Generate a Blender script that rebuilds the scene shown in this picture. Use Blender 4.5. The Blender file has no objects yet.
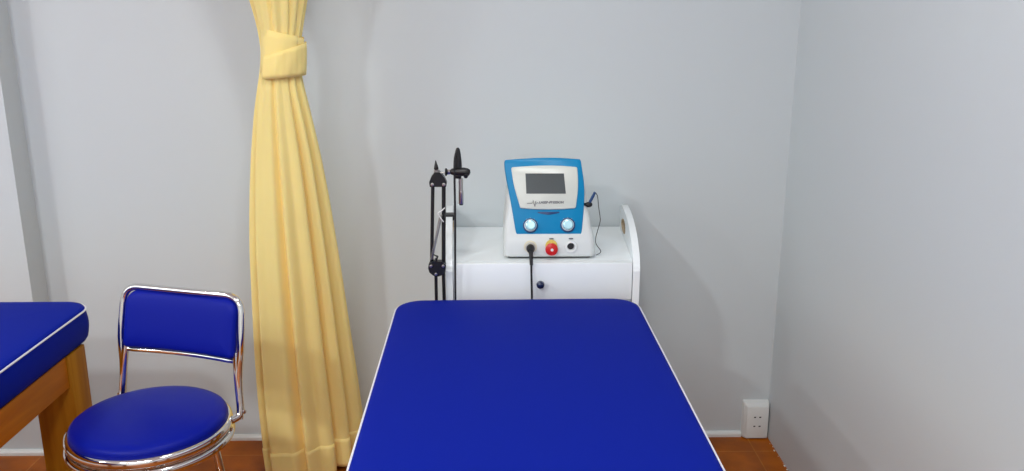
import bpy, bmesh, math, random
from mathutils import Vector, Matrix
random.seed(7)
S = bpy.context.scene
COL = S.collection
PI = math.pi
V = Vector

# ------------------------------------------------------------------ materials
def mat(name, col, rough=0.5, metal=0.0, spec=0.5, bump=None, var=None, coat=0.0, sheen=0.0):
    m = bpy.data.materials.new(name); m.use_nodes = True
    nt = m.node_tree; b = nt.nodes['Principled BSDF']
    b.inputs['Base Color'].default_value = (*col, 1)
    b.inputs['Roughness'].default_value = rough
    b.inputs['Metallic'].default_value = metal
    b.inputs['Specular IOR Level'].default_value = spec
    b.inputs['Coat Weight'].default_value = coat
    b.inputs['Sheen Weight'].default_value = sheen
    tc = nt.nodes.new('ShaderNodeTexCoord')
    if bump:
        sc, st, dist = bump
        n = nt.nodes.new('ShaderNodeTexNoise'); n.inputs['Scale'].default_value = sc
        n.inputs['Detail'].default_value = 4
        nt.links.new(tc.outputs['Object'], n.inputs['Vector'])
        bp = nt.nodes.new('ShaderNodeBump'); bp.inputs['Strength'].default_value = st
        bp.inputs['Distance'].default_value = dist
        nt.links.new(n.outputs['Fac'], bp.inputs['Height'])
        nt.links.new(bp.outputs['Normal'], b.inputs['Normal'])
    if var:
        sc, amt = var
        n = nt.nodes.new('ShaderNodeTexNoise'); n.inputs['Scale'].default_value = sc
        n.inputs['Detail'].default_value = 3
        nt.links.new(tc.outputs['Object'], n.inputs['Vector'])
        r = nt.nodes.new('ShaderNodeValToRGB')
        r.color_ramp.elements[0].position = .3; r.color_ramp.elements[1].position = .7
        r.color_ramp.elements[0].color = (*[c*(1-amt) for c in col], 1)
        r.color_ramp.elements[1].color = (*[min(1, c*(1+amt)) for c in col], 1)
        nt.links.new(n.outputs['Fac'], r.inputs['Fac'])
        nt.links.new(r.outputs['Color'], b.inputs['Base Color'])
    return m

def wood_mat(name, c0, c1, axis):
    m = mat(name, c0, .45, spec=.12)
    nt = m.node_tree; b = nt.nodes['Principled BSDF']
    tc = nt.nodes.new('ShaderNodeTexCoord'); mp = nt.nodes.new('ShaderNodeMapping')
    sc = [26, 26, 26]; sc[axis] = 2.2
    mp.inputs['Scale'].default_value = sc
    n = nt.nodes.new('ShaderNodeTexNoise'); n.inputs['Scale'].default_value = 1.0
    n.inputs['Detail'].default_value = 5; n.inputs['Distortion'].default_value = .6
    r = nt.nodes.new('ShaderNodeValToRGB')
    r.color_ramp.elements[0].position = .32; r.color_ramp.elements[1].position = .66
    r.color_ramp.elements[0].color = (*c0, 1); r.color_ramp.elements[1].color = (*c1, 1)
    # knots
    vo = nt.nodes.new('ShaderNodeTexVoronoi'); vo.inputs['Scale'].default_value = 5.5
    kr = nt.nodes.new('ShaderNodeValToRGB')
    kr.color_ramp.elements[0].position = .06; kr.color_ramp.elements[1].position = .16
    kr.color_ramp.elements[0].color = (.25, .2, .15, 1); kr.color_ramp.elements[1].color = (1, 1, 1, 1)
    mx = nt.nodes.new('ShaderNodeMix'); mx.data_type = 'RGBA'; mx.blend_type = 'MULTIPLY'
    mx.inputs[0].default_value = 1
    L = nt.links.new
    L(tc.outputs['Object'], mp.inputs['Vector']); L(mp.outputs['Vector'], n.inputs['Vector'])
    L(tc.outputs['Object'], vo.inputs['Vector'])
    L(n.outputs['Fac'], r.inputs['Fac']); L(vo.outputs['Distance'], kr.inputs['Fac'])
    L(r.outputs['Color'], mx.inputs[6]); L(kr.outputs['Color'], mx.inputs[7])
    L(mx.outputs[2], b.inputs['Base Color'])
    return m

def tile_mat():
    m = mat('terracotta_tiles', (.2, .07, .015), .32, spec=.18)
    nt = m.node_tree; b = nt.nodes['Principled BSDF']; L = nt.links.new
    tc = nt.nodes.new('ShaderNodeTexCoord')
    mp = nt.nodes.new('ShaderNodeMapping'); mp.inputs['Location'].default_value = (-.865, -2.655, 0)
    br = nt.nodes.new('ShaderNodeTexBrick'); br.offset = 0.0
    br.inputs['Scale'].default_value = 1
    br.inputs['Brick Width'].default_value = .4; br.inputs['Row Height'].default_value = .4
    br.inputs['Mortar Size'].default_value = .0022; br.inputs['Mortar Smooth'].default_value = .3
    br.inputs['Color1'].default_value = (.44, .112, .002, 1)
    br.inputs['Color2'].default_value = (.40, .100, .002, 1)
    br.inputs['Mortar'].default_value = (.52, .18, .02, 1)
    n = nt.nodes.new('ShaderNodeTexNoise'); n.inputs['Scale'].default_value = 9; n.inputs['Detail'].default_value = 6
    r = nt.nodes.new('ShaderNodeValToRGB')
    r.color_ramp.elements[0].position = .3; r.color_ramp.elements[1].position = .75
    r.color_ramp.elements[0].color = (.6, .55, .5, 1); r.color_ramp.elements[1].color = (1.2, 1.2, 1.2, 1)
    mx = nt.nodes.new('ShaderNodeMix'); mx.data_type = 'RGBA'; mx.blend_type = 'MULTIPLY'; mx.inputs[0].default_value = 1
    L(tc.outputs['Object'], mp.inputs['Vector']); L(mp.outputs['Vector'], br.inputs['Vector'])
    L(tc.outputs['Object'], n.inputs['Vector']); L(n.outputs['Fac'], r.inputs['Fac'])
    L(br.outputs['Color'], mx.inputs[6]); L(r.outputs['Color'], mx.inputs[7])
    L(mx.outputs[2], b.inputs['Base Color'])
    bp = nt.nodes.new('ShaderNodeBump'); bp.inputs['Strength'].default_value = .4; bp.inputs['Distance'].default_value = .002
    bp.invert = True
    L(br.outputs['Fac'], bp.inputs['Height']); L(bp.outputs['Normal'], b.inputs['Normal'])
    return m

M = dict(
    wall=mat('wall_paint', (.600, .644, .661), .6, spec=.3, bump=(60, .05, .001)),
    ceil=mat('ceiling_paint', (.8, .8, .8), .8, bump=(40, .05, .002)),
    floor=tile_mat(),
    trim=mat('white_plastic_trim', (.78, .80, .78), .4, bump=(30, .04, .001)),
    vinyl=mat('blue_vinyl', (.0008, .0112, .265), .62, spec=.07, bump=(420, .06, .0006)),
    stoolvinyl=mat('blue_stool_vinyl', (.0012, .0078, .255), .45, spec=.13, bump=(300, .05, .0006)),
    piping=mat('white_piping', (.78, .78, .82), .5, bump=(500, .1, .0004)),
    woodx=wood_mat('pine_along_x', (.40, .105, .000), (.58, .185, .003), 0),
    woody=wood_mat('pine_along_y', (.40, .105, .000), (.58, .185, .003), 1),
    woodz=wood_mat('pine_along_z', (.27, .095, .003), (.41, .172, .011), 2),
    chrome=mat('chrome', (.78, .77, .75), .09, 1.0, bump=(25, .03, .001)),
    steel=mat('brushed_steel', (.55, .53, .50), .28, 1.0, bump=(200, .08, .0004)),
    black=mat('black_metal', (.008, .008, .009), .38, bump=(200, .05, .0004)),
    rubber=mat('black_rubber', (.010, .010, .012), .6, bump=(200, .05, .0004)),
    curtain=mat('yellow_curtain_cloth', (.97, .735, .285), .85, spec=.15, sheen=.1, bump=(600, .12, .0005), var=(5, .02)),
    laminate=mat('white_laminate', (.87, .91, .92), .28, bump=(40, .02, .001)),
    plastic=mat('white_device_plastic', (.68, .71, .70), .35, bump=(300, .04, .0003)),
    bezel=mat('bezel_plastic', (.65, .67, .61), .32, bump=(300, .04, .0003)),
    blue=mat('bright_blue_plastic', (.0, .225, .47), .35, spec=.22, bump=(250, .04, .0003)),
    dblue=mat('dark_blue_plastic', (.004, .045, .16), .35, bump=(250, .04, .0003)),
    screen=mat('screen_glass', (.072, .086, .090), .2, bump=(3, .01, .0005)),
    dark=mat('dark_plastic', (.02, .022, .025), .4, bump=(200, .04, .0003)),
    cyan=mat('knob_cyan_metal', (.50, .80, .88), .25, .35, bump=(200, .05, .0003)),
    red=mat('red_plastic', (.60, .012, .010), .3, bump=(200, .04, .0003)),
    yellow=mat('yellow_plastic', (.72, .55, .12), .4, bump=(200, .04, .0003)),
    cream=mat('cream_plastic', (.70, .66, .50), .4, bump=(200, .04, .0003)),
    tape=mat('white_tape', (.8, .8, .78), .6, bump=(300, .1, .0004)),
    particle=mat('raw_particle_board', (.42, .33, .22), .8, bump=(300, .2, .0006)),
    ink=mat('grey_ink', (.10, .10, .12), .6, bump=(300, .02, .0002)),
    navy=mat('navy_glossy_plastic', (.010, .018, .065), .22, bump=(200, .03, .0003)),
)
# a light shows through thin curtain cloth
_b = M['curtain'].node_tree.nodes['Principled BSDF']
_b.inputs['Subsurface Weight'].default_value = .25
_b.inputs['Subsurface Radius'].default_value = (.02, .011, .004)
_b.inputs['Subsurface Scale'].default_value = .5

# ------------------------------------------------------------------ mesh helpers
def obj(name, bm, m, parent=None, loc=None, rot=None, smooth=35):
    me = bpy.data.meshes.new(name)
    bmesh.ops.recalc_face_normals(bm, faces=bm.faces)
    bm.to_mesh(me); bm.free()
    me.materials.append(m)
    if smooth:
        for p in me.polygons: p.use_smooth = True
        me.set_sharp_from_angle(angle=math.radians(smooth))
    o = bpy.data.objects.new(name, me); COL.objects.link(o)
    if parent: o.parent = parent
    if loc: o.location = loc
    if rot: o.rotation_euler = rot
    return o

def tag(o, label, cat, group=None):
    o['label'] = label; o['category'] = cat
    if group: o['group'] = group
    return o

def thing(name, label, cat, loc=(0, 0, 0), rz=0, group=None):
    o = bpy.data.objects.new(name, None); COL.objects.link(o)
    o.empty_display_size = .1
    o.location = loc; o.rotation_euler = (0, 0, rz)
    return tag(o, label, cat, group)

def struct(name, bm, m, parent=None):
    o = obj(name, bm, m, parent, smooth=0)
    o['kind'] = 'structure'
    return o

def add_box(bm, lo, hi, bev=0.0, seg=2):
    lo, hi = V(lo), V(hi)
    r = bmesh.ops.create_cube(bm, size=1, matrix=Matrix.Translation((lo+hi)/2) @ Matrix.Diagonal((*(hi-lo), 1)))
    if bev:
        es = list({e for v in r['verts'] for e in v.link_edges})
        bmesh.ops.bevel(bm, geom=es, offset=bev, segments=seg, affect='EDGES', profile=.5)
    return bm

def box(lo, hi, bev=0.0, seg=2):
    return add_box(bmesh.new(), lo, hi, bev, seg)

def frames(pts, closed=False):
    n = len(pts); T = []
    for i in range(n):
        a = pts[(i-1) % n] if (closed or i > 0) else pts[i]
        b = pts[(i+1) % n] if (closed or i < n-1) else pts[i]
        T.append((b-a).normalized())
    ref = V((0, 0, 1)) if abs(T[0].z) < .9 else V((1, 0, 0))
    u = (ref - T[0]*ref.dot(T[0])).normalized(); out = []
    for t in T:
        u = (u - t*u.dot(t))
        u = u.normalized() if u.length > 1e-6 else t.orthogonal().normalized()
        out.append((u.copy(), t.cross(u)))
    return out

def add_tube(bm, pts, r, seg=12, closed=False):
    pts = [V(p) for p in pts]; fr = frames(pts, closed); rings = []
    for i, (p, (u, w)) in enumerate(zip(pts, fr)):
        rr = r[i] if isinstance(r, (list, tuple)) else r
        rings.append([bm.verts.new(p + u*rr*math.cos(2*PI*k/seg) + w*rr*math.sin(2*PI*k/seg)) for k in range(seg)])
    m = len(rings)
    for i in range(m if closed else m-1):
        A, B = rings[i], rings[(i+1) % m]
        for k in range(seg):
            bm.faces.new((A[k], A[(k+1) % seg], B[(k+1) % seg], B[k]))
    if not closed:
        bm.faces.new(rings[0]); bm.faces.new(list(reversed(rings[-1])))
    return bm

def tube(pts, r, seg=12, closed=False):
    return add_tube(bmesh.new(), pts, r, seg, closed)

def smoothpath(pts, n=8, closed=False):
    pts = [V(p) for p in pts]; out = []; m = len(pts)
    rng = range(m) if closed else range(m-1)
    for i in rng:
        if closed:
            p0, p1, p2, p3 = pts[i-1], pts[i], pts[(i+1) % m], pts[(i+2) % m]
        else:
            p0 = pts[max(0, i-1)]; p1 = pts[i]; p2 = pts[i+1]; p3 = pts[min(m-1, i+2)]
        for k in range(n):
            t = k/n
            out.append(.5*((2*p1) + (p2-p0)*t + (2*p0-5*p1+4*p2-p3)*t*t + (3*p1-p0-3*p2+p3)*t**3))
    if not closed: out.append(pts[-1])
    return out

def roundpath(pts, rad, n=6):
    """polyline with filleted corners"""
    pts = [V(p) for p in pts]; out = [pts[0]]
    for i in range(1, len(pts)-1):
        a, b, c = pts[i-1], pts[i], pts[i+1]
        d1 = (a-b); d2 = (c-b)
        r = min(rad, d1.length*.49, d2.length*.49)
        p1 = b + d1.normalized()*r; p2 = b + d2.normalized()*r
        for k in range(n+1):
            t = k/n
            out.append(p1*(1-t)**2 + b*2*t*(1-t) + p2*t*t)
    out.append(pts[-1])
    return out

def add_lathe(bm, prof, origin=(0, 0, 0), axis=(0, 0, 1), seg=32):
    """profile of (radius, height) turned about an axis"""
    o = V(origin); a = V(axis).normalized(); u = a.orthogonal().normalized(); w = a.cross(u)
    rings = []
    for r, h in prof:
        if r < 1e-6: rings.append([bm.verts.new(o + a*h)])
        else: rings.append([bm.verts.new(o + a*h + u*r*math.cos(2*PI*k/seg) + w*r*math.sin(2*PI*k/seg)) for k in range(seg)])
    for A, B in zip(rings, rings[1:]):
        for k in range(seg):
            k2 = (k+1) % seg
            if len(A) == 1 and len(B) == 1: continue
            if len(A) == 1: bm.faces.new((A[0], B[k2], B[k]))
            elif len(B) == 1: bm.faces.new((A[k], A[k2], B[0]))
            else: bm.faces.new((A[k], A[k2], B[k2], B[k]))
    if len(rings[0]) > 1: bm.faces.new(rings[0])
    if len(rings[-1]) > 1: bm.faces.new(list(reversed(rings[-1])))
    return bm

def lathe(prof, origin=(0, 0, 0), axis=(0, 0, 1), seg=32):
    return add_lathe(bmesh.new(), prof, origin, axis, seg)

def loft(loops, cap=True):
    bm = bmesh.new()
    R = [[bm.verts.new(p) for p in L] for L in loops]
    n = len(R[0])
    for A, B in zip(R, R[1:]):
        for k in range(n):
            bm.faces.new((A[k], A[(k+1) % n], B[(k+1) % n], B[k]))
    if cap:
        bm.faces.new(R[0]); bm.faces.new(list(reversed(R[-1])))
    return bm

def rrect(x0, x1, y0, y1, r, n=8):
    P = []
    for cx, cy, a0 in ((x1-r, y1-r, 0), (x0+r, y1-r, PI/2), (x0+r, y0+r, PI), (x1-r, y0+r, 1.5*PI)):
        for k in range(n+1):
            a = a0 + PI/2*k/n
            P.append((cx + r*math.cos(a), cy + r*math.sin(a)))
    return P

def slab_on(O, U, Vv, N, outline, d0, d1, bev=.0015):
    """outline given as (u, v) on a plane, thickened from d0 to d1 along its normal, front edge eased"""
    c = (sum(p[0] for p in outline)/len(outline), sum(p[1] for p in outline)/len(outline))
    def ring(d, sh):
        L = []
        for u, v in outline:
            du, dv = u-c[0], v-c[1]; l = math.hypot(du, dv)
            k = (l-sh)/l
            L.append(O + U*(c[0]+du*k) + Vv*(c[1]+dv*k) + N*d)
        return L
    return loft([ring(d0, 0), ring(d1-bev, 0), ring(d1-bev*.3, bev*.35), ring(d1, bev)])

# ------------------------------------------------------------------ room
BW = 2.77          # back wall
struct('floor', box((-3.4, -2.2, -.06), (1.2, BW+.1, 0)), M['floor'])
struct('ceiling', box((-3.4, -2.2, 2.8), (1.2, BW+.1, 2.9)), M['ceil'])
struct('wall_back', box((-3.4, BW, 0), (1.2, BW+.1, 2.8)), M['wall'])
struct('wall_right', box((.937, -2.2, 0), (1.04, BW, 2.8)), M['wall'])
struct('wall_left', box((-3.4, -2.2, 0), (-3.3, BW, 2.8)), M['wall'])
struct('wall_front', box((-3.3, -2.2, 0), (.937, -2.1, 2.8)), M['wall'])
struct('wall_pier', box((-3.3, 2.675, 0), (-1.497, BW, 2.8)), M['wall'])

def skirt(name, x0, x1, yw):
    bm = loft([[V((x, yw, 0)), V((x, yw-.014, 0)), V((x, yw-.014, .010)), V((x, yw-.010, .016)), V((x, yw, .018))] for x in (x0, x1)])
    return struct(name, bm, M['trim'])
skirt('baseboard_back', -1.497, .845, BW)
skirt('baseboard_left', -3.3, -1.497, 2.675)

# thin ridge of filler running down the corner and rough plaster crumbs at the foot of the right wall
bm = bmesh.new()
pts = [(.9365 + random.uniform(-.0008, .0008), BW-.0005+random.uniform(-.0008, .0008), .14 + i*.05) for i in range(53)]
add_tube(bm, pts, [.0026*random.uniform(.6, 1.3) for _ in pts], 6)
struct('trim_1', bm, M['wall'])
bm = bmesh.new()
for i in range(60):
    y = 2.74 - (i/60)*1.9 + random.uniform(-.012, .012)
    r = random.uniform(.001, .0034)
    mtx = Matrix.Translation((.936 - random.uniform(0, .006), y, r*.3)) @ Matrix.Diagonal((r, r*random.uniform(1, 2.2), r*.7, 1))
    bmesh.ops.create_icosphere(bm, subdivisions=1, radius=1, matrix=mtx)
struct('trim_2', bm, M['trim'])

# ------------------------------------------------------------------ treatment beds
def mattress(W, Lg, z0, z1, parent):
    h = W/2
    def ring(ins, z, bul=0):
        return [V((x, y, z)) for x, y in rrect(-h+ins-bul, h-ins+bul, ins-bul, Lg-ins+bul, max(.012, .072-ins*.8), 10)]
    loops = [ring(.02, z0), ring(.006, z0+.003), ring(0, z0+.012)]
    for k in range(1, 6):
        t = k/6; loops.append(ring(0, z0+.012+(z1-z0-.020)*t, .004*math.sin(PI*t)))
    loops += [ring(0, z1-.006), ring(.003, z1-.001), ring(.012, z1+.001), ring(.035, z1+.003), ring(.08, z1+.0045), ring(.15, z1+.0055), ring(.24, z1+.006)]
    m = obj('mattress', loft(loops), M['vinyl'], parent, smooth=60)
    pp = [V((x, y, z1-.0065)) for x, y in rrect(-h-.0015, h+.0015, -.0015, Lg+.0015, .0735, 10)]
    pth = [p for i, p in enumerate(pp) if (p-pp[i-1]).length > 1e-5]
    # densify the straights so the tube keeps its section
    o = obj('piping', tube(pth,   .0024, 8, closed=True), M['piping'], m)
    o['label'] = 'white piping along the top edge'
    return m

def bed(name, label, x, y, rz=0, W=.665, Lg=1.9):
    t = thing(name, label, 'bed', (x, y, 0), rz, 'treatment beds')
    h = W/2
    mattress(W, Lg, .588, .681, t)
    for sx in (-1, 1):
        for yy in (.075, Lg-.075-.093):
            x0 = sx*(h-.003); x1 = sx*(h-.103)
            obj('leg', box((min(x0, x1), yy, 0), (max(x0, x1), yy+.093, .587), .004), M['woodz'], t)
        xa, xb = sorted((sx*(h-.008), sx*(h-.040)))
        obj('side_rail', box((xa, .169, .503), (xb, Lg-.169, .587), .003), M['woody'], t)
    for yy in (.087, Lg-.119):
        obj('end_rail', box((-h+.104, yy, .503), (h-.104, yy+.032, .587), .003), M['woodx'], t)
    for i in range(6):
        yy = .30 + i*(Lg-.68)/5
        obj('slat', box((-h+.041, yy, .565), (h-.041, yy+.08, .587), .002), M['woodx'], t)
    return t
bed('treatment_bed', 'blue vinyl treatment bed with white piping in the middle, in front of the white cabinet', .0765, .364, math.radians(.8), .650)
bed('treatment_bed', 'blue vinyl treatment bed on orange pine legs at the left, beside the chrome stool', -1.434, .364)

# ------------------------------------------------------------------ stool with backrest
def stool():
    t = thing('stool', 'round blue vinyl stool with chrome frame and padded backrest beside the yellow curtain', 'stool', (-.852, 1.953, .0), math.radians(-16.5))
    R = .181
    prof = [(0, .462), (R-.012, .462), (R-.003, .465), (R, .471), (R+.001, .479), (R-.002, .487), (R-.010, .493), (R-.03, .497), (R-.08, .5005), (.04, .502), (0, .502)]
    obj('seat', lathe(prof, seg=64), M['stoolvinyl'], t, smooth=60)
    def ring(r, z, rad): return tube([(r*math.cos(2*PI*k/72), r*math.sin(2*PI*k/72), z) for k in range(72)], rad, 12, True)
    o = obj('seat_rim', lathe([(R-.03, .450), (R+.006, .450), (R+.010, .453), (R+.0115, .461), (R+.0095, .470), (R+.004, .473), (R-.001, .4725), (R-.03, .46)], seg=72), M['chrome'], t, smooth=50)
    o['label'] = 'chrome band around the seat'
    obj('seat_ring', ring(R+.004, .434, .0105), M['chrome'], t)
    # backrest frame: one bent tube from ring to ring
    a = .176
    pts = [(-a+.001, .112, .452), (-a+.002, .118, .470), (-a+.006, .128, .56), (-.178, .139, .63), (-.173, .170, .757), (.169, .170, .757), (.176, .139, .63), (a-.006, .128, .56), (a-.002, .118, .470), (a-.001, .112, .452)]
    P = [V(p) for p in pts]
    path = roundpath(P[:5], .03, 5)[:-1] + []
    full = roundpath(P[:4] + [P[4]] + [P[5]] + P[6:], .045, 8)
    obj('backrest_frame', tube(full, .0088, 12), M['chrome'], t, smooth=50)
    for sx in (-1, 1):   # flattened sleeve where the frame is bolted to the ring
        b = tube(roundpath([(sx*(a-.012), .088, .4575), (sx*(a-.001), .112, .460), (sx*(a-.001), .118, .480), (sx*(a-.010), .130, .575), (sx*.163, .139, .62)], .02, 5), [.0125]*0 or .0095, 10)
        obj('bracket', b, M['chrome'], t, smooth=50)
        obj('bolt', lathe([(.0, 0), (.006, 0), (.0055, .004), (0, .006)], (sx*(a+.008), .1175, .472), (sx, 0, 0), 12), M['chrome'], t)
    # cushion (rounded upper corners), gently curved in plan
    def outline(ins):
        w, z0, z1, r = .1625-ins, .605+ins, .750-ins, max(.004, .036-ins)
        P = []
        n = 10; rb = max(.003, .012-ins*.3)
        for cx, cz, a0, rr in ((w-r, z1-r, 0, r), (-w+r, z1-r, PI/2, r), (-w+rb, z0+rb, PI, rb), (w-rb, z0+rb, 1.5*PI, rb)):
            for k in range(n+1):
                an = a0 + PI/2*k/n
                P.append((cx+rr*math.cos(an), cz+rr*math.sin(an)))
            # straight run samples to let the cushion bend
        D = []
        for i, p in enumerate(P):
            q = P[(i+1) % len(P)]; D.append(p)
            if i % (n+1) == n:
                for k in range(1, 8): D.append((p[0]+(q[0]-p[0])*k/8, p[1]+(q[1]-p[1])*k/8))
        return D
    def lp(ins, d):
        L = []
        for x, z in outline(ins):
            lean = (z-.63)/.122*.031
            bow = .012*(1-(x/.155)**2)
            L.append(V((x, .139+lean+bow+d, z)))
        return L
    loops = [lp(.03, .011), lp(.008, .010), lp(.001, .006), lp(0, 0), lp(.001, -.008), lp(.004, -.013), lp(.010, -.0165), lp(.02, -.0185), lp(.035, -.0195), lp(.05, -.020)]
    obj('backrest', loft(loops), M['stoolvinyl'], t, smooth=60)
    bar = [(-.172, .136, .597)] + [(x, .134+.012*(1-(x/.155)**2), .597) for x in [(-.14+.28*i/12) for i in range(13)]] + [(.172, .136, .597)]
    obj('crossbar', tube(bar, .0066, 10), M['chrome'], t)
    # legs
    for k in range(4):
        an = PI/4 + k*PI/2
        c, s = math.cos(an), math.sin(an)
        lg = obj('leg', tube(roundpath([(.03*c, .03*s, .437), (.135*c, .135*s, .437), (.19*c, .19*s, .012)], .05, 8), .0105, 12), M['chrome'], t, smooth=50)
        obj('foot', lathe([(.011, 0), (.014, .001), (.0145, .012), (.0125, .022), (.011, .022)], (.1905*c, .1905*s, 0), (0, 0, 1), 16), M['rubber'], lg)
    obj('foot_ring', ring(.160, .19, .0075), M['chrome'], t)
    return t
stool()

# ------------------------------------------------------------------ curtain
def interp(tab, z):
    if z <= tab[0][0]: return tab[0][1:]
    for a, b in zip(tab, tab[1:]):
        if z <= b[0]:
            t = (z-a[0])/(b[0]-a[0]); 
            return tuple(p+(q-p)*t for p, q in zip(a[1:], b[1:]))
    return tab[-1][1:]
#        z     xl     xr     cy    b     pleat gather
CT = [(.015, -.728, -.452, 2.590, .125, 1.0, .0),
      (.137, -.737, -.454, 2.585, .122, 1.0, .0),
      (.274, -.742, -.461, 2.578, .115, 1.0, .0),
      (.440, -.742, -.472, 2.568, .108, 1.0, .0),
      (.600, -.738, -.481, 2.558, .102, 1.0, .0),
      (.757, -.734, -.491, 2.545, .094, .95, .05),
      (.909, -.724, -.503, 2.534, .086, .85, .1),
      (1.056, -.709, -.519, 2.520, .074, .75, .2),
      (1.199, -.688, -.543, 2.505, .060, .55, .5),
      (1.270, -.671, -.559, 2.500, .050, .35, .9),
      (1.325, -.663, -.561, 2.500, .045, .3, 1.0),
      (1.380, -.661, -.550, 2.500, .047, .3, 1.0),
      (1.420, -.673, -.538, 2.502, .058, .45, .6),
      (1.474, -.680, -.529, 2.505, .068, .6, .4),
      (1.600, -.710, -.500, 2.505, .085, .8, .2),
      (1.700, -.738, -.476, 2.500, .105, .9, .1),
      (1.900, -.775, -.440, 2.490, .140, 1.0, .1),
      (2.300, -.790, -.425, 2.450, .200, 1.0, .1),
      (2.640, -.780, -.430, 2.430, .230, 1.0, .2)]
#        angle from the front, depth, width, ridge
DIPS = [(-88, .10, 6), (-61, .55, 4.0), (-9, .22, 3.0), (14, .11, 4.5), (36, .28, 3.4), (60, .28, 4.5), (90, .28, 7), (118, .28, 7), (147, .30, 7), (172, .28, 7), (-163, .3, 7), (-138, .28, 7), (-113, .28, 6)]
def curtain_point(th, z, off=0.0):
    xl, xr, cy, b, pl, ga = (sum(q)/5 for q in zip(*[interp(CT, z+d) for d in (-.05, -.025, 0, .025, .05)]))
    d = math.degrees(th)
    r = 1.0
    for c, dep, w in DIPS:
        wander = 1.2*math.sin(z*2.3 + c*.7)
        dd = (d - c - wander + 180) % 360 - 180
        r -= pl*dep*math.exp(-(dd/w)**2/2) 
        r += pl*dep*.16*math.exp(-((abs(dd)-w*3.0)/(w*1.4))**2/2)
    r += ga*.035*math.sin(th*11 + 2*math.sin(z*5)) + ga*.012*math.sin(th*23+1.0)
    r += .006*pl*math.sin(th*7 + z*5)
    a = (xr-xl)/2; cx = (xl+xr)/2
    a += off; b += off
    sk = .50*max(0, 1-z/1.1)      # the foot of the curtain trails back towards the wall on its right
    return V((cx + a*r*math.sin(th), cy - b*r*math.cos(th) + sk*a*r*math.sin(th), z))
def curtain():
    t = thing('curtain', 'yellow floor-length curtain gathered by a tie band, between the stool and the middle bed', 'curtain', (-.605, 2.55, 0))
    n = 420
    zs = [.022 + i*(2.64-.022)/150 for i in range(151)]
    def sheet(zs, off, edge):
        bm = bmesh.new(); R = []
        for z in zs:
            R.append([bm.verts.new(curtain_point(-PI + 2*PI*(k+.5)/n, z, off) - V((-.605, 2.55, 0))) for k in range(n)])
        for A, B in zip(R, R[1:]):
            for k in range(n): bm.faces.new((A[k], A[(k+1) % n], B[(k+1) % n], B[k]))
        return bm
    o = obj('drape', sheet(zs, 0, 0), M['curtain'], t, smooth=180)
    md = o.modifiers.new('thick', 'SOLIDIFY'); md.thickness = .0014; md.offset = -1
    # turned-up hem with a stitched upper edge
    hz = [.018 + i*.0125 for i in range(9)]
    o = obj('hem', sheet(hz, .0022, 0), M['curtain'], t, smooth=180)
    md = o.modifiers.new('thick', 'SOLIDIFY'); md.thickness = .0016; md.offset = -1
    # tie band: a strip wound round the bundle, upper wrap slanting under the lower wrap
    def band(th0, th1, zt0, zt1, zb0, zb1, off0, off1, name, parent, slant=0.0):
        bm = bmesh.new(); m = 90; rows = 7; G = []
        for i in range(m+1):
            s = i/m; th = th0+(th1-th0)*s
            zt = zt0+(zt1-zt0)*s - slant*math.sin(th); zb = zb0+(zb1-zb0)*s; col = []
            for j in range(rows):
                u = j/(rows-1); z = zb+(zt-zb)*u
                w = .0007*math.sin(s*23+u*5) + .0022*math.sin(PI*u) + .0003*math.sin(s*60)
                A = .0535 + off0+(off1-off0)*s + w + .006*(1-u)*(.5+.5*math.sin(s*7)); Bb = .053 + off0+(off1-off0)*s + w
                cx = -.612 + .012*(z-1.27)/.1 ; col.append(bm.verts.new((cx + A*math.sin(th)+.605, 2.5 - Bb*math.cos(th)-2.55, z)))
            G.append(col)
        for A, B in zip(G, G[1:]):
            for j in range(rows-1): bm.faces.new((A[j], B[j], B[j+1], A[j+1]))
        o = obj(name, bm, M['curtain'], parent, smooth=180)
        md = o.modifiers.new('thick', 'SOLIDIFY'); md.thickness = .003; md.offset = 1
        return o
    b0 = band(-1.9*PI, .3*PI, 1.384, 1.388, 1.280, 1.276, .000, .0015, 'tie_band', t, .013)
    b0['label'] = 'yellow cloth tie band wound round the gathered curtain'
    band(.62*PI, -.20*PI, 1.350, 1.330, 1.272, 1.262, .0075, .0085, 'free_end', b0, -.012)
    return t
curtain()
t = thing('curtain_rail', 'white metal curtain rail below the ceiling above the yellow curtain', 'curtain rail', (-.61, 0, 0))
obj('rail', box((-.012, -1.6, 2.655), (.012, BW, 2.68), .003), M['trim'], t)
for y in (-1.2, .2, 1.6):
    obj('hanger', tube([(0, y, 2.68), (0, y, 2.8)], .006, 8), M['trim'], t)

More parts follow.
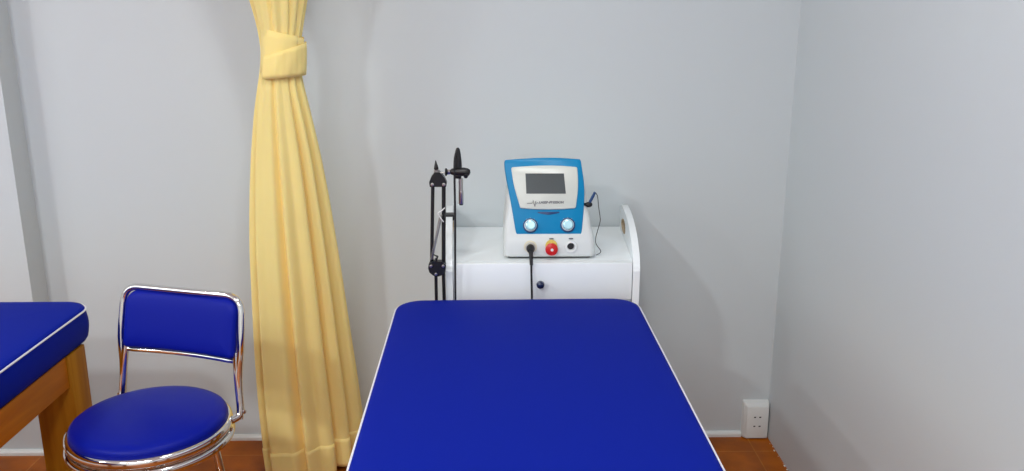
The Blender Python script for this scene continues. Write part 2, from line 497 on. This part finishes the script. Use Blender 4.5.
# ------------------------------------------------------------------ white cabinet
def cabinet():
    CX = .1265
    t = thing('cabinet', 'white laminate cabinet with rounded side panels holding the blue device', 'cabinet', (CX, 2.335, 0))
    w0, w1 = -.2560, .2505; SP = .045      # inner faces
    D = .425
    th = .0195
    def side(sx):
        out = [(0.0, .02), (0.0, .735)]
        for k in range(15):
            a = PI - (PI/2)*k/14
            out.append((.31 + .31*math.cos(a), .735 + .108*math.sin(a)))
        out += [(D-.04, .842), (D-.015, .836), (D, .822), (D, .02)]
        x0, x1 = (w1, w1+th) if sx > 0 else (w0-th, w0)
        bm = bmesh.new()
        sh = lambda x, y: x + sx*SP*y
        # outer outline and handle hole bridged on both faces
        def hole(n=28): return [(.298 + .054*math.cos(2*PI*k/n), .792 + .0215*math.sin(2*PI*k/n)) for k in range(n)]
        ho = hole(); faces = []
        for x in (x0, x1):
            ov = [bm.verts.new((sh(x, y), y, z)) for y, z in out]
            hv = [bm.verts.new((sh(x, y), y, z)) for y, z in ho]
            es = [bm.edges.new((ov[i], ov[(i+1) % len(ov)])) for i in range(len(ov))] + [bm.edges.new((hv[i], hv[(i+1) % len(hv)])) for i in range(len(hv))]
            bmesh.ops.triangle_fill(bm, use_beauty=True, edges=es)
            faces.append((ov, hv))
        (o0, h0), (o1, h1) = faces
        for A, B in ((o0, o1), (h0, h1)):
            for i in range(len(A)):
                j = (i+1) % len(A); bm.faces.new((A[i], A[j], B[j], B[i]))
        o = obj('side_panel', bm, M['laminate'], t, smooth=30)
        md = o.modifiers.new('bev', 'BEVEL'); md.width = .003; md.segments = 2; md.limit_method = 'ANGLE'; md.angle_limit = math.radians(50)
        return o
    for sx in (-1, 1):
        p = side(sx)
        x = (w1+th/2 if sx > 0 else w0-th/2) + sx*SP*.298
        n = 28
        lp = []
        for k in (0, 1, 2, 3):
            dx = (-.5, .5, .5, -.5)[k]*(th+.001); sc = (1, 1, .94, .94)[k]
            lp.append([V((x+dx, .298 + .054*sc*math.cos(2*PI*i/n), .792 + .0215*sc*math.sin(2*PI*i/n))) for i in range(n)])
        lp.append(lp[0])
        obj('grip_edge', loft(lp, False), M['particle'], p, smooth=30)['label'] = 'tan inner edge of the oval grip hole'
    obj('edge_cap', box((w0-th-.018, .235, .828), (w0-.006, .268, .8465), .002), M['black'], t)['label'] = 'small black cap on the left side panel'
    obj('top_panel', loft([[V((w0+.0005-SP*.0245, .0245, z)), V((w1-.0005+SP*.0245, .0245, z)), V((w1-.0005+SP*D, D, z)), V((w0+.0005-SP*D, D, z))] for z in (.740, .760)]), M['laminate'], t)
    obj('back_panel', box((w0+.0005, D-.012, .03), (w1-.0005, D, .739)), M['laminate'], t)
    obj('bottom_panel', box((w0+.0005, .02, .05), (w1-.0005, D-.013, .07), .002), M['laminate'], t)
    obj('shelf', box((w0+.0005, .02, .630), (w1-.0005, D-.013, .646), .002), M['laminate'], t)
    d = obj('drawer', box((w0+.0015, .002, .652), (w1-.0015, .0238, .7598), .002), M['laminate'], t)
    obj('knob', lathe([(0, 0), (.006, 0), (.0055, .006), (.0095, .010), (.0115, .015), (.0105, .021), (.006, .0245), (0, .0255)], (-.0105, .002, .7025), (0, -1, 0), 20), M['navy'], d)['label'] = 'dark navy ball knob'
    for a, b in ((w0+.003, -.0015), (.0015, w1-.003)):
        dr = obj('door', box((a, .004, .075), (b, .022, .640), .002), M['laminate'], t)
        kx = b-.035 if a < 0 else a+.035
        obj('knob', lathe([(0, 0), (.006, 0), (.0055, .006), (.0095, .010), (.0115, .015), (.0105, .021), (.006, .0245), (0, .0255)], (kx, .004, .55), (0, -1, 0), 20), M['navy'], dr)
    for sx in (-1, 1):
        for yy in (.04, D-.04):
            x = (w1+.01 if sx > 0 else w0-.01) + sx*SP*yy
            obj('foot', lathe([(.012, 0), (.014, .002), (.013, .02), (.009, .0205)], (x, yy, 0), (0, 0, 1), 16), M['rubber'], t)
    return t
cabinet()

# ------------------------------------------------------------------ therapy device
def device():
    BX, BY, BZ = .1425, 2.376, .7602
    t = thing('therapy_machine', 'blue and white tabletop therapy machine with grey screen standing on the white cabinet', 'medical device', (BX, BY, BZ))
    # body: lofted sections z, front y, back y, left x, right x
    secs = [(.0065, .006, .258, -.121, .123), (.0085, .002, .262, -.127, .129), (.014, .000, .264, -.1295, .1315), (.022, .000, .264, -.130, .1325), (.045, .004, .262, -.130, .131),
            (.068, .013, .258, -.129, .128), (.085, .024, .252, -.128, .123), (.12, .038, .245, -.125, .118), (.16, .054, .236, -.120, .111),
            (.20, .070, .226, -.114, .103), (.235, .086, .212, -.107, .091), (.254, .094, .200, -.104, .086), (.262, .104, .185, -.096, .078)]
    loops = [[V((x, y, z)) for x, y in rrect(l, r, f, b, .018 if z > .01 else .014, 6)] for z, f, b, l, r in secs]
    obj('housing', loft(loops), M['plastic'], t, smooth=50)
    obj('base_plate', box((-.116, .016, .0015), (.118, .250, .0075), .001), M['dark'], t)
    for sx in (-.1, .1):
        for yy in (.03, .23):
            obj('rubber_foot', lathe([(.009, 0), (.009, .002)], (sx, yy, 0), (0, 0, 1), 14), M['rubber'], t)
    Vv = V((0, .085, .22)).normalized(); U = V((1, 0, 0)); N = V((0, -Vv.z, Vv.y))
    O = V((0, .013, .0548))
    def sm(pts, n=5):
        """each edge between marked corners becomes a smooth run"""
        out = []
        for run in pts:
            P = smoothpath([(a, b, 0) for a, b in run], n)
            out += [(p.x, p.y) for p in P[:-1]]
        return out
    blue = sm([[(-.0927, .010), (-.024, .0065), (.030, .0065), (.0925, .0095)], [(.0925, .0095), (.0985, .0667), (.1030, .1248), (.1018, .168), (.0945, .226)],
               [(.0945, .226), (.0915, .2315), (.0860, .2325)], [(.0860, .2325), (.03, .2362), (-.0161, .2366), (-.06, .235), (-.1180, .2310)], [(-.1180, .2310), (-.1235, .2295), (-.126, .224)],
               [(-.126, .224), (-.1236, .1985), (-.1149, .1459), (-.1038, .0819), (-.0927, .010)]])
    f = obj('blue_fascia', slab_on(O, U, Vv, N, blue, -.03, .004, .003), M['blue'], t, smooth=40)
    f['label'] = 'bright blue front fascia'
    bez = sm([[(-.0775, .0895), (-.040, .0865), (-.0003, .0858), (.040, .0865), (.0725, .0890)], [(.0725, .0890), (.0765, .091), (.0780, .096)],
              [(.0780, .096), (.0838, .1394), (.0848, .175), (.0832, .203)], [(.0832, .203), (.0815, .2075), (.0775, .2085)],
              [(.0775, .2085), (.04, .2118), (-.0106, .2130), (-.055, .2115), (-.1, .2085)], [(-.1, .2085), (-.1045, .207), (-.1060, .203)],
              [(-.1060, .203), (-.0985, .1546), (-.0825, .0955)], [(-.0825, .0955), (-.081, .091), (-.0775, .0895)]])
    bz = obj('bezel', slab_on(O, U, Vv, N, bez, .003, .0085, .002), M['bezel'], f, smooth=40)
    scr = [(-.0635, .1312), (.0493, .1308), (.0443, .1893), (-.0658, .1896)]
    obj('screen', slab_on(O, U, Vv, N, scr, .0085, .0096, .0005), M['screen'], t, smooth=0)['label'] = 'dark grey display screen'
    # maker's lettering and pulse line below the screen
    def writing(text, size, u, v, d, m, name, parent, stretch=1.0):
        c = bpy.data.curves.new(name, 'FONT'); c.body = text; c.size = size; c.align_x = 'LEFT'; c.align_y = 'CENTER'
        c.extrude = .0002; c.shear = .15; c.offset = .00035
        o = bpy.data.objects.new(name, c); COL.objects.link(o); o.parent = parent
        Mx = Matrix((U, Vv, N)).transposed().to_4x4()
        o.matrix_local = Matrix.Translation(O + U*u + Vv*v + N*d) @ Mx @ Matrix.Diagonal((stretch, 1, 1, 1))
        c.materials.append(m)
        bpy.context.view_layer.update()
        me = bpy.data.meshes.new_from_object(o.evaluated_get(bpy.context.evaluated_depsgraph_get()))
        q = bpy.data.objects.new(name, me); COL.objects.link(q); q.parent = parent; q.matrix_local = o.matrix_local.copy()
        bpy.data.objects.remove(o)
        if not me.materials: me.materials.append(m)
        return q
    writing('LASER-PRESSION', .0096, -.0275, .1055, .0088, M['ink'], 'lettering', bz, .98)
    pl = [(-.062, .1035), (-.047, .1035), (-.0445, .1125), (-.0415, .1005), (-.0395, .0935), (-.037, .1095), (-.0345, .1015), (-.032, .1055), (-.029, .1025)]
    obj('pulse_line', tube([O + U*a + Vv*b + N*.0088 for a, b in pl], .0009, 6), M['ink'], bz)
    obj('badge', slab_on(O, U, Vv, N, [(-.0320, .0765), (-.02, .0735), (.0, .0705), (.02, .0735), (.031, .0765), (.030, .0795), (-.031, .0795)], .0038, .0050, .0004), M['dblue'], f)['label'] = 'small dark blue badge'
    # two control knobs
    for u, v in ((-.0524, .040), (.0537, .041)):
        P = O + U*u + Vv*v
        k = obj('knob', lathe([(.0195, .0035), (.0215, .004), (.0205, .0065), (.0155, .0075)], P, N, 32), M['dblue'], t)
        ax = (N + V((0, 0, .35))).normalized()
        cap = obj('knob_cap', lathe([(.0150, .0065), (.0155, .010), (.0146, .0185), (.0128, .0215), (.0105, .0222), (.0100, .0215), (0, .0213)], P, N, 32), M['cyan'], k)
        cap['label'] = 'pale metallic cap'
        obj('knob_collar', lathe([(.0158, .0070), (.0172, .0074), (.0170, .0110), (.0155, .0125)], P, N, 32), M['trim'], k)
        bm = bmesh.new()
        for q in (-1.1, -.55, 0, .55, 1.1):
            add_box(bm, P + U*(.022*math.sin(q)) + Vv*(.022*math.cos(q)) + N*.0035 - V((.001, .001, .001)), P + U*(.022*math.sin(q)) + Vv*(.022*math.cos(q)) + N*.0035 + V((.001, .001, .001)))
        obj('scale_mark', bm, M['cyan'], k, smooth=0)
    # connectors on the lower front
    nrm = V((0, -1, .12)).normalized()
    def front(x, z): return V((x, .003, z))
    P = front(-.053, .036)
    s = obj('socket', lathe([(.0135, -.002), (.0145, .001), (.0140, .004), (.0105, .0045), (.0100, .001), (0, .001)], P, nrm, 28), M['steel'], t)
    obj('label_ring', lathe([(.0185, -.002), (.0188, .0010), (.0145, .0016)], P, nrm, 28), M['cream'], s)
    P = front(.0065, .034)
    k = obj('stop_button', lathe([(.0085, 0), (.0085, .008), (.0165, .010), (.0180, .013), (.0175, .0175), (.0145, .0195), (.006, .020), (0, .0198)], P - V((0, 0, .003)), nrm, 32), M['red'], t)
    k['label'] = 'red emergency stop button'
    obj('collar', lathe([(.0165, -.002), (.0172, .002), (.0160, .0045), (.0090, .005)], P + V((0, 0, .006)), nrm, 32), M['yellow'], k)
    obj('arrow_mark', lathe([(.0042, .0197), (.0042, .0204), (0, .0205)], P - V((-.001, 0, .004)), nrm, 16), M['trim'], k)
    P = front(.062, .037)
    s = obj('socket', lathe([(.0160, -.002), (.0175, .001), (.0165, .0050), (.0110, .0055), (.0105, .0015), (0, .0015)], P, nrm, 28), M['trim'], t)
    obj('socket_hole', lathe([(.0095, .001), (.0097, .0035), (.0080, .0062), (0, .0064)], P + V((-.001, 0, .002)), nrm, 24), M['rubber'], s)
    for x in (.0065, .062):
        obj('caption', box((x-.006, .0045, .0585), (x+.006, .0075, .0608), .0003), M['ink'], t)
    # fork on the right flank that carries the pen
    obj('pen_holder', tube([(.098, .062, .148), (.1060, .050, .1485)], .0045, 10), M['dark'], t)
    # back handle lip
    obj('rear_vent', box((-.06, .2435, .08), (.06, .2565, .10), .002), M['dark'], t)
    return t
device()

# plug with its lead hanging down over the drawer front
P = V((.1425-.053, 2.376, .7602+.036))
t = thing('power_lead', 'black plug and lead hanging from the left socket of the blue machine', 'cable', P)
obj('plug', lathe([(0, .0018), (.0097, .002), (.0112, .004), (.0115, .012), (.0105, .020), (.0085, .024), (.0078, .030), (0, .031)], (0, 0, 0), (0, -1, -.10), 20), M['rubber'], t)
obj('strain_relief', tube(smoothpath([(0, -.026, -.003), (.0002, -.038, -.008), (.0005, -.047, -.020), (.001, -.0525, -.037)], 6), [.0062]*7+[.0056]*6+[.0048]*6, 10), M['rubber'], t)
obj('lead', tube(smoothpath([(.0008, -.0505, -.028), (.001, -.0540, -.055), (.0020, -.058, -.10), (.003, -.059, -.16), (.003, -.059, -.30), (.003, -.059, -.55), (.0, -.062, -.74), (-.02, -.070, -.788), (-.12, -.075, -.7928), (-.2, -.068, -.7928)], 8), .0030, 8), M['rubber'], t)

# pen on its wire at the machine's right side
t = thing('treatment_pen', 'small blue black pen leaning at the right side of the blue machine', 'pen', (.2560, 2.424, .913))
obj('pen_body', tube([(0, 0, -.006), (.004, 0, .002), (.014, .001, .022), (.0185, .001, .032)], [.0032, .0042, .0042, .0035], 12), M['dblue'], t)
bm = bmesh.new(); bmesh.ops.create_uvsphere(bm, u_segments=18, v_segments=12, radius=.0092, matrix=Matrix.Translation((.0015, 0, -.004)) @ Matrix.Diagonal((1.15, 1, .85, 1)))
obj('pen_ball', bm, M['rubber'], t)
obj('wire', tube(smoothpath([(.018, .001, .032), (.026, .002, .020), (.030, .003, -.010), (.035, .004, -.040), (.0355, .003, -.055), (.028, .002, -.085), (.0235, .001, -.105), (.025, -.002, -.120), (.035, -.006, -.134), (.0385, -.008, -.141), (.034, -.009, -.147), (.025, -.01, -.1510)], 8), .0011, 6), M['rubber'], t)

# ------------------------------------------------------------------ spring arm holding the handpiece
def arm():
    OX, OY = -.1675, 2.322
    t = thing('articulated_arm', 'black spring balanced arm clamped to the left side of the white cabinet', 'arm stand', (OX, OY, 0))
    def bar(a, b, r): return obj('arm_bar', tube([a, b], r, 10), M['black'], t)
    def plate(pts, y0, y1):
        return loft([[V((x, y, z)) for x, z in pts] for y in (y0, y1)])
    bar((-.0110, .006, .995), (-.0195, .006, .760), .0050)
    bar((.0185, .006, .995), (.0135, .006, .760), .0056)
    k = obj('elbow_joint', plate([(-.0265, .768), (-.0285, .755), (-.025, .743), (-.015, .734), (-.001, .731), (.013, .736), (.0190, .746), (.0205, .764), (.010, .774), (-.012, .774)], -.012, .010), M['black'], t, smooth=30)
    for x, z in ((-.0205, .762), (.0135, .762), (-.0070, .7385)):
        obj('bolt', lathe([(.0042, 0), (.0042, .003), (0, .0042)], (x, -.012, z), (0, -1, 0), 10), M['steel'], k)
    obj('knob_screw', tube([(-.008, -.004, .771), (-.006, -.004, .780), (-.002, -.004, .787), (-.014, -.004, .793)], [.0042, .0042, .003, .0015], 8), M['black'], k)
    bar((-.0085, .004, .736), (-.0090, .004, .335), .0046)
    bar((.0125, .006, .742), (.0145, .006, .335), .0048)
    A, B = V((-.0190, -.002, .778)), V((.0100, -.002, .905))
    d = (B-A); u = V((0, 1, 0)); w = d.normalized().cross(u)
    hp = [A + d*(i/320) + (u*math.cos(i*.9)+w*math.sin(i*.9))*.0036 for i in range(321)]
    obj('spring', tube(hp, .0010, 5), M['steel'], t)
    h = obj('head_joint', plate([(-.0185, .984), (.0255, .984), (.0275, .995), (.021, 1.010), (.009, 1.024), (-.004, 1.024), (-.014, 1.012), (-.0200, .997)], -.010, .012), M['black'], t, smooth=30)
    for x in (-.0115, .0195):
        obj('bolt', lathe([(.0045, 0), (.0045, .003), (0, .0042)], (x, -.010, .991), (0, -1, 0), 10), M['steel'], h)
    obj('washer', lathe([(.0085, 0), (.0085, .005), (.004, .006)], (.001, .001, 1.0235), (0, 0, 1), 16), M['steel'], h)
    obj('wing_knob', lathe([(.0045, 0), (.0064, .004), (.0052, .011), (.0026, .020), (.0012, .026), (0, .0265)], (-.0005, .001, 1.0285), (-.05, 0, 1), 12), M['black'], h)
    obj('cross_pin', tube([(.004, -.004, 1.022), (.034, -.019, 1.026)], .0021, 8), M['steel'], t)
    c = obj('holder_clamp', tube([(.024, -.019, 1.0265), (.026, -.019, 1.0265), (.0275, -.019, 1.0265), (.032, -.019, 1.0265), (.0385, -.019, 1.0265), (.042, -.019, 1.027), (.051, -.019, 1.0275), (.074, -.020, 1.027), (.083, -.021, 1.0255), (.0890, -.021, 1.024), (.0915, -.021, 1.023)],
                                 [.0090, .0110, .0110, .0055, .0055, .0085, .0110, .0120, .0118, .0092, .0030], 16), M['black'], t, smooth=40)
    obj('hex_nut', lathe([(.0068, 0), (.0075, .001), (.0075, .0055), (.0068, .0065)], (.0315, -.019, 1.0265), (1, 0, 0), 6), M['steel'], c, smooth=0)
    obj('thumb_screw', tube([(.080, -.030, 1.020), (.0805, -.040, 1.019), (.0808, -.044, 1.0185)], [.0050, .0062, .0045], 12), M['black'], c)
    cl = obj('bench_clamp', box((-.018, .000, .300), (.0180, .036, .338), .002), M['black'], t)
    obj('clamp_screw', tube([(-.034, .008, .315), (-.018, .008, .315)], [.008, .006], 12), M['steel'], cl)
    tie = tube(smoothpath([(.0205, -.004, .925), (.012, -.009, .918), (.0025, -.009, .911), (.0065, -.009, .902), (.012, -.009, .893), (.0165, -.006, .886)], 5), .0017, 6)
    obj('cable_tie', tie, M['tape'], t)['label'] = 'white cable tie'
    return t
arm()

t = thing('handpiece', 'silver tipped black handpiece held upright in the spring arm clamp', 'probe', (-.1065, 2.312, 0))
obj('handle', lathe([(.0080, 1.008), (.0088, 1.012), (.0098, 1.032), (.0102, 1.042), (.0096, 1.056), (.0078, 1.074), (.0056, 1.086), (.0030, 1.0905), (0, 1.0915)], (0, 0, 0), (-.002, 0, 1), 24), M['rubber'], t)
tp = obj('probe_tube', lathe([(.0064, .938), (.0068, .939), (.0068, .972), (.0060, .973), (.0060, 1.0075), (0, 1.008)], (.0065, 0, 0), (-.002, 0, 1), 24), M['steel'], t)
tp['label'] = 'brushed silver tube'
obj('tip', lathe([(0, .934), (.0048, .934), (.0056, .938), (0, .939)], (.0065, 0, 0), (-.002, 0, 1), 20), M['dark'], tp)
obj('cable', tube(smoothpath([(-.003, 0, 1.0885), (-.0055, -.006, 1.083), (-.0095, -.014, 1.066), (-.0110, -.017, 1.045), (-.0112, -.0175, 1.02), (-.0115, -.014, .98), (-.0120, -.006, .90), (-.0140, .0, .80), (-.0155, .003, .70), (-.016, .003, .5), (-.016, .002, .25), (-.012, -.01, .06), (.02, -.03, .006), (.12, -.03, .0045)], 8), .0031, 8), M['rubber'], t)

# ------------------------------------------------------------------ socket box in the corner
t = thing('wall_socket', 'white double power socket box on the wall in the right corner above the floor', 'power socket', (.893, BW, .002))
def ring_(y, x0, x1, z0, z1, r=.004): return [V((x, y, z)) for x, z in rrect(x0, x1, z0, z1, r, 4)]
obj('back_box', loft([ring_(0, -.048, .043, 0, .134), ring_(-.018, -.046, .0415, 0, .130), ring_(-.026, -.040, .0385, .001, .122)]), M['trim'], t, smooth=30)
fp = obj('face_plate', loft([ring_(-.0262, -.0385, .0375, .002, .1205), ring_(-.031, -.0385, .0375, .002, .1205), ring_(-.0325, -.0365, .0355, .004, .1185)]), M['trim'], t, smooth=30)
for z in (.048, .082):
    for x in (-.010, .008):
        obj('pin_hole', box((x-.0035, -.0334, z-.0022), (x+.0035, -.0322, z+.0022), .0006), M['dark'], fp)

# ------------------------------------------------------------------ lights
def ceiling_light(name, label, loc, sx, sy, power, col):
    t = thing(name, label, 'ceiling light', (loc[0], loc[1], 0), 0, 'ceiling lamps')
    obj('housing', box((-sx/2-.03, -sy/2-.03, 2.735), (sx/2+.03, sy/2+.03, 2.799), .01), M['trim'], t)
    ld = bpy.data.lights.new(name+'_lamp', 'AREA'); ld.shape = 'RECTANGLE'; ld.size = sx; ld.size_y = sy
    ld.energy = power; ld.color = col
    lo = bpy.data.objects.new(name+'_lamp', ld); COL.objects.link(lo); lo.location = (loc[0], loc[1], 2.73)
    return t
LC = (.96, .99, 1)
ceiling_light('ceiling_light', 'white ceiling lamp nearest the left wall', (-2.85, .70), .22, .22, 20, LC)
ceiling_light('ceiling_light', 'white ceiling lamp left of the viewer above the foot of the left bed', (-1.78, -.20), .22, .22, 34, LC)
ceiling_light('ceiling_light', 'white ceiling lamp above the middle bed', (-.05, 1.20), .25, .25, 14, LC)
ceiling_light('ceiling_light', 'long white ceiling lamp behind the viewer', (-.70, -1.20), 1.6, .3, 44, LC)
# daylight from a glazed opening in the left wall
t = bpy.data.objects.new('window_1', None); COL.objects.link(t); t['kind'] = 'structure'
fr = bmesh.new()
for y0, y1, z0, z1 in ((-.30, 1.50, 1.0, 1.05), (-.30, 1.50, 1.95, 2.0), (-.30, -.25, 1.05, 1.95), (1.45, 1.50, 1.05, 1.95), (.575, .625, 1.05, 1.95)):
    add_box(fr, (-3.3, y0, z0), (-3.255, y1, z1), .004)
obj('window_frame', fr, M['trim'], t)
ld = bpy.data.lights.new('daylight', 'AREA'); ld.shape = 'RECTANGLE'; ld.size = .9; ld.size_y = 1.7; ld.energy = 9; ld.color = (.90, .96, 1)
lo = bpy.data.objects.new('daylight', ld); COL.objects.link(lo); lo.location = (-3.28, .6, 1.5); lo.rotation_euler = (0, -PI/2, 0)

w = bpy.data.worlds.new('room_air'); S.world = w; w.use_nodes = True
w.node_tree.nodes['Background'].inputs[0].default_value = (.8, .85, .9, 1)
w.node_tree.nodes['Background'].inputs[1].default_value = .3

# ------------------------------------------------------------------ camera
cd = bpy.data.cameras.new('camera'); cam = bpy.data.objects.new('camera', cd); COL.objects.link(cam)
cd.sensor_fit = 'HORIZONTAL'; cd.sensor_width = 36; cd.lens = 870/1024*36
cd.clip_start = .02
cam.location = (0, 0, 1.45)
cam.rotation_euler = (math.radians(90-14.6), 0, math.radians(-.9))
S.camera = cam
S.view_settings.view_transform = 'Standard'; S.view_settings.look = 'None'
S.view_settings.gamma = 1; S.view_settings.use_curve_mapping = False
S.view_settings.exposure = 0.27
S.cycles.use_denoising = True
S.cycles.max_bounces = 12; S.cycles.diffuse_bounces = 6
